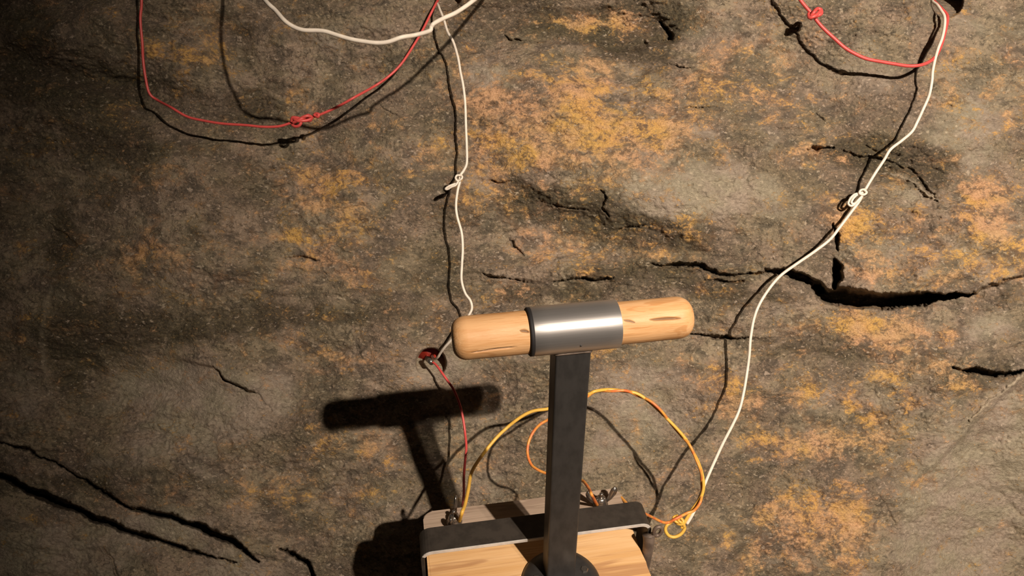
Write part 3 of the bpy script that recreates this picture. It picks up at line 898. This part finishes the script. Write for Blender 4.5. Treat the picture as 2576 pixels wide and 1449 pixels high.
def knot(parent, loops, r, m, name='knot', closed=False):
    """loops: lists of (x, y, t)"""
    org = np.array(parent.location)
    bm = bmesh.new()
    for lp in loops:
        P = [np.array(at(x, y, D0 - t)) - org for x, y, t in lp]
        tube(bm, catmull(P, 6), r, 8)
    return mesh_obj(name, bm, m, parent)

# red loop, left
tl = 0.095
w1 = wire('red_wire', [(340, -170, -0.02, 'in'), (345, -110, .06), (354, -40, .085), (356, 10, .085), (353, 50, .085), (358, 110, .08), (360, 150, .08), (366, 195, .075), (376, 235, .07), (398, 253, .068), (430, 270, tl), (470, 293, tl), (510, 303, tl), (560, 311, tl),
     (620, 315, tl), (660, 319, tl), (700, 318, tl), (732, 309, tl), (765, 297, tl), (798, 291, tl), (850, 268, tl), (895, 243, tl), (940, 218, .06), (978, 192, .055), (1010, 160, .05), (1040, 115, .042), (1062, 78, .035), (1080, 42, .028), (1094, 14, .022), (1106, -8, -.01, 'in'), (1112, -24, -.05, 'in')],
     0.0023, RED_W, 'thin red wire hanging in a wide loop at the upper left, with a knot')
tk = tl + .004
knot(w1, [[(733, 306, tk), (736, 296, tk + .005), (750, 297, tk + .006), (765, 302, tk + .004), (780, 303, tk), (783, 294, tk + .003), (770, 292, tk + .008), (755, 299, tk + .007), (742, 308, tk + .004)],
          [(740, 300, tk + .004), (748, 304, tk + .008), (760, 304, tk + .008), (772, 303, tk + .005), (782, 298, tk + .002), (776, 290, tk + .004), (764, 296, tk + .007), (750, 303, tk + .008), (737, 309, tk + .003)],
          [(735, 314, tk), (742, 318, tk + .003), (752, 316, tk + .005), (757, 308, tk + .006), (750, 301, tk + .006), (741, 304, tk + .004)],
          [(792, 290, tk - .002), (799, 294, tk + .002), (802, 288, tk + .003), (795, 286, tk + .001), (790, 291, tk)]], 0.0027, RED_W)

# white loop across the top, hanging well in front of the rock
w2 = wire('white_wire', [(560, -190, -0.02, 'in'), (590, -120, .14), (628, -50, .27), (668, 2, .33), (692, 25, .34), (716, 52, .35), (740, 68, .35), (765, 76, .35), (800, 77, .35), (822, 80, .35), (850, 89, .35), (885, 99, .35), (920, 105, .35), (950, 108, .35), (978, 105, .35), (1010, 94, .35),
     (1045, 88, .34), (1080, 78, .34), (1085, 68, .34), (1092, 59, .34), (1118, 45, .33), (1150, 30, .32), (1195, -2, .30), (1250, -50, .24), (1300, -110, .12), (1330, -170, -0.02, 'in')],
     0.0031, WHITE_W, 'thick white wire sagging in a shallow curve across the top edge')

# white lead down the middle
tm = .072
w3 = wire('white_wire', [(1112, -30, -.05, 'in'), (1100, 2, -.005, 'in'), (1104, 18, .03), (1116, 48, .05), (1126, 80, .06), (1140, 105, .065), (1152, 145, tm), (1158, 180, tm), (1165, 215, tm), (1170, 260, tm), (1172, 320, tm), (1174, 370, tm), (1174, 410, tm), (1167, 428, tm), (1158, 442, tm), (1156, 460, tm), (1151, 480, tm),
     (1147, 515, tm), (1150, 545, tm), (1161, 585, tm), (1164, 625, tm), (1162, 665, tm), (1161, 705, tm), (1170, 737, tm), (1183, 756, tm), (1187, 775, tm), (1180, 792, tm), (1162, 820, .07), (1138, 852, .058), (1120, 872, .045), (1108, 888, .03), (1101, 899, .016), (1092, 903, -.012, 'in'), (1085, 893, -.045, 'in')],
     0.0024, WHITE_W, 'white wire running down the middle from a knot to the hole beside the grip')
tk = tm + .003
knot(w3, [[(1158, 442, tk), (1150, 441, tk + .005), (1146, 448, tk + .005), (1152, 455, tk + .003), (1161, 450, tk + .004), (1162, 443, tk + .002), (1154, 440, tk)],
          [(1155, 452, tk), (1150, 461, tk + .002), (1140, 464, tk + .003), (1128, 469, tk + .003), (1121, 475, tk + .002), (1126, 476, tk + .003), (1136, 470, tk + .005), (1146, 466, tk + .005), (1153, 456, tk + .004)]], 0.0019, WHITE_W)

# red lead from the hole down to the box
w4 = wire('red_wire', [(1074, 892, -.05, 'in'), (1076, 902, -.004, 'in'), (1084, 908, .016), (1097, 918, .028), (1112, 938, .04), (1126, 958, .045), (1140, 978, .05), (1152, 1005, .055), (1160, 1030, .06), (1166, 1060, .065), (1170, 1090, .07), (1173, 1125, .085), (1170, 1160, .10), (1167, 1200, .12), (1167, 1240, .15), (1165, 1262, .18), dloc(-0.120, 0.125, 0.607)],
     0.0022, RED_W, 'red wire running from the hole beside the grip down to the box')
bm = bmesh.new()
p0 = np.array(at(1075, 902, D0 - .008)); p1 = np.array(at(1086, 912, D0 - .024))
tube(bm, [p0 - np.array(w4.location), p1 - np.array(w4.location)], 0.0050, 12)
fe = mesh_obj('ferrule', bm, NUT, w4)
fe['label'] = 'small metal ferrule at the hole'

# red loop, upper right
tr = .075
w5 = wire('red_wire', [(1960, -140, -.02, 'in'), (1972, -90, .05), (1990, -40, tr), (2012, -2, tr), (2025, 15, tr), (2038, 30, tr), (2048, 42, tr), (2056, 54, tr), (2072, 72, tr), (2100, 98, tr), (2125, 120, tr), (2150, 135, tr), (2180, 148, tr), (2215, 155, tr), (2250, 161, tr), (2285, 166, tr), (2315, 164, tr), (2340, 154, .068), (2356, 138, .06), (2368, 112, .052),
     (2377, 80, .045), (2383, 52, .038), (2382, 38, .03), (2370, 24, .02), (2356, 10, .005), (2348, 0, -.015, 'in'), (2348, -12, -.06, 'in')],
     0.0030, RED_W, 'red wire looping at the upper right beneath a round knot')
tk = tr + .002
knot(w5, [[(2034, 34, tk), (2036, 44, tk + .006), (2046, 42, tk + .009), (2056, 36, tk + .008), (2064, 26, tk + .004), (2056, 22, tk + .004), (2048, 30, tk + .009), (2040, 40, tk + .006)],
          [(2048, 44, tk + .001), (2056, 40, tk + .006), (2066, 34, tk + .006), (2064, 24, tk + .002), (2052, 24, tk), (2044, 34, tk - .004), (2036, 42, tk + .002), (2044, 48, tk + .004)]], 0.0032, RED_W)

# long white lead on the right
tw = .066
w6 = wire('white_wire', [(2352, -14, -.06, 'in'), (2346, 2, -.01, 'in'), (2357, 12, .012), (2367, 26, .028), (2376, 42, .04), (2376, 65, .048), (2370, 95, .055), (2360, 122, .06), (2352, 150, tw), (2346, 180, tw), (2344, 205, tw), (2337, 240, tw), (2322, 275, tw), (2308, 305, tw), (2294, 331, tw), (2268, 354, tw), (2240, 376, tw), (2224, 402, tw), (2200, 438, tw), (2176, 478, tw), (2162, 505, tw), (2140, 535, tw), (2112, 572, tw), (2088, 602, tw),
     (2050, 632, tw), (2002, 665, .07), (1965, 692, .072), (1938, 722, .075), (1912, 762, .078), (1897, 800, .08), (1888, 850, .08), (1885, 890, .08), (1880, 930, .08), (1871, 985, .085), (1860, 1030, .09), (1842, 1070, .10), (1820, 1112, .12), (1800, 1155, .14), (1780, 1200, .155), (1768, 1230, .16), (1757, 1258, .165), (1744, 1290, .17), (1728, 1318, .17)],
     0.0026, WHITE_W, 'long white wire crossing the right side from the top hole to the yellow tangle')
tk = tw + .003
knot(w6, [[(2178, 476, tk), (2166, 478, tk + .004), (2162, 486, tk + .006), (2172, 490, tk + .006), (2180, 484, tk + .004), (2172, 476, tk + .002)],
          [(2168, 488, tk), (2152, 488, tk + .003), (2140, 498, tk + .003), (2134, 512, tk + .003), (2142, 518, tk + .003), (2154, 510, tk + .004), (2164, 500, tk + .005), (2170, 488, tk + .004)],
          [(2170, 484, tk), (2156, 490, tk + .002), (2146, 500, tk + .002), (2142, 510, tk + .003), (2150, 512, tk + .004), (2160, 502, tk + .005), (2168, 494, tk + .004)]], 0.0021, WHITE_W)

# yellow lead from the left wing nut over to the tangle on the right
LN = dloc(-0.1255, 0.1075, 0.612)
RN = dloc(0.080, 0.1045, 0.612)
ty = .17
w7 = wire('yellow_wire', [LN, (1162, 1290, .33), (1170, 1268, .31), (1178, 1232, .28), (1184, 1196, .25), (1196, 1170, .23), (1220, 1136, .20), (1248, 1102, .19), (1275, 1076, .18), (1300, 1056, .18), (1322, 1042, .18), (1345, 1033, .18), (1380, 1028, .18), (1430, 1012, .18), (1480, 992, .18), (1498, 984, .18), (1530, 980, ty), (1565, 983, ty), (1602, 990, ty), (1630, 1008, ty), (1655, 1030, ty), (1680, 1055, ty),
     (1706, 1082, ty), (1727, 1108, ty), (1742, 1135, ty), (1756, 1162, ty), (1766, 1192, ty), (1770, 1222, ty), (1766, 1244, ty), (1758, 1260, ty), (1745, 1277, ty), (1735, 1292, ty), (1726, 1306, ty), (1720, 1318, ty), (1722, 1330, ty), (1712, 1344, ty), (1696, 1351, ty), (1682, 1347, ty), (1674, 1334, ty), (1677, 1322, ty), (1686, 1315, ty), (1700, 1305, ty + .008), (1704, 1297, ty + .004)],
     0.0027, YEL_W, 'yellow wire arching from the left wing nut over to the tangle at right')
tk = ty + .004
knot(w7, [[(1700, 1298, tk), (1694, 1303, tk + .004), (1700, 1312, tk + .006), (1712, 1316, tk + .005), (1719, 1322, tk + .002), (1714, 1328, tk)],
          [(1710, 1302, tk), (1706, 1308, tk + .006), (1712, 1314, tk + .008), (1718, 1318, tk + .005), (1721, 1326, tk + .001)],
          [(1699, 1313, tk), (1706, 1318, tk + .004), (1715, 1319, tk + .006), (1719, 1312, tk + .004), (1712, 1302, tk + .003)]], 0.0024, YEL_W)

# orange lead from the right wing nut, twisted round the yellow one, on to the side of the box
to = .165
w8 = wire('orange_wire', [RN, (1489, 1246, .34), (1483, 1232, .32), (1474, 1218, .30), (1462, 1208, .28), (1420, 1196, .24), (1376, 1191, .22), (1350, 1180, .21), (1335, 1166, .20), (1327, 1140, .19), (1330, 1112, .185), (1342, 1086, .18), (1358, 1068, .18), (1378, 1056, .18), (1420, 1030, .19), (1470, 1002, .19), (1500, 985, to), (1540, 984, ty + .007), (1575, 983, ty + .006), (1606, 996, to), (1634, 1008, to + .01),
     (1662, 1032, to + .012), (1690, 1068, to), (1714, 1096, to), (1736, 1122, to + .016), (1752, 1158, to + .016), (1763, 1186, to + .016), (1765, 1214, to), (1766, 1234, to - .002), (1762, 1262, to + .012), (1746, 1284, to + .012), (1730, 1290, to + .012), (1714, 1298, to + .016), (1698, 1306, to + .018), (1682, 1314, to + .014), (1668, 1314, to + .02), (1650, 1306, .20), (1634, 1298, .23), (1620, 1292, .26), (1600, 1290, .29), dloc(0.121, 0.128, 0.600)],
     0.0023, ORG_W, 'orange wire looping behind the post and twisted with the yellow one')

# red cartridge tube seated in the hole beside the grip
bm = bmesh.new()
pin = np.array(at(1094, 872, D0 + .095)); pout = np.array(at(1073, 891, D0 - hsample(1040, 930) + .042))
org = pin
tube(bm, [p - org for p in (pin, pin * .5 + pout * .5, pout, pout, pout * .97 + pin * .03, pin * .9 + pout * .1)], [0.0185, 0.0185, 0.0185, 0.0160, 0.0158, 0.0158], 32)
ct = mesh_obj('blasting_cartridge', bm, RED_C, loc=tuple(org))
tag(ct, 'open red cartridge tube pushed into the small hole beside the grip', 'cartridge')
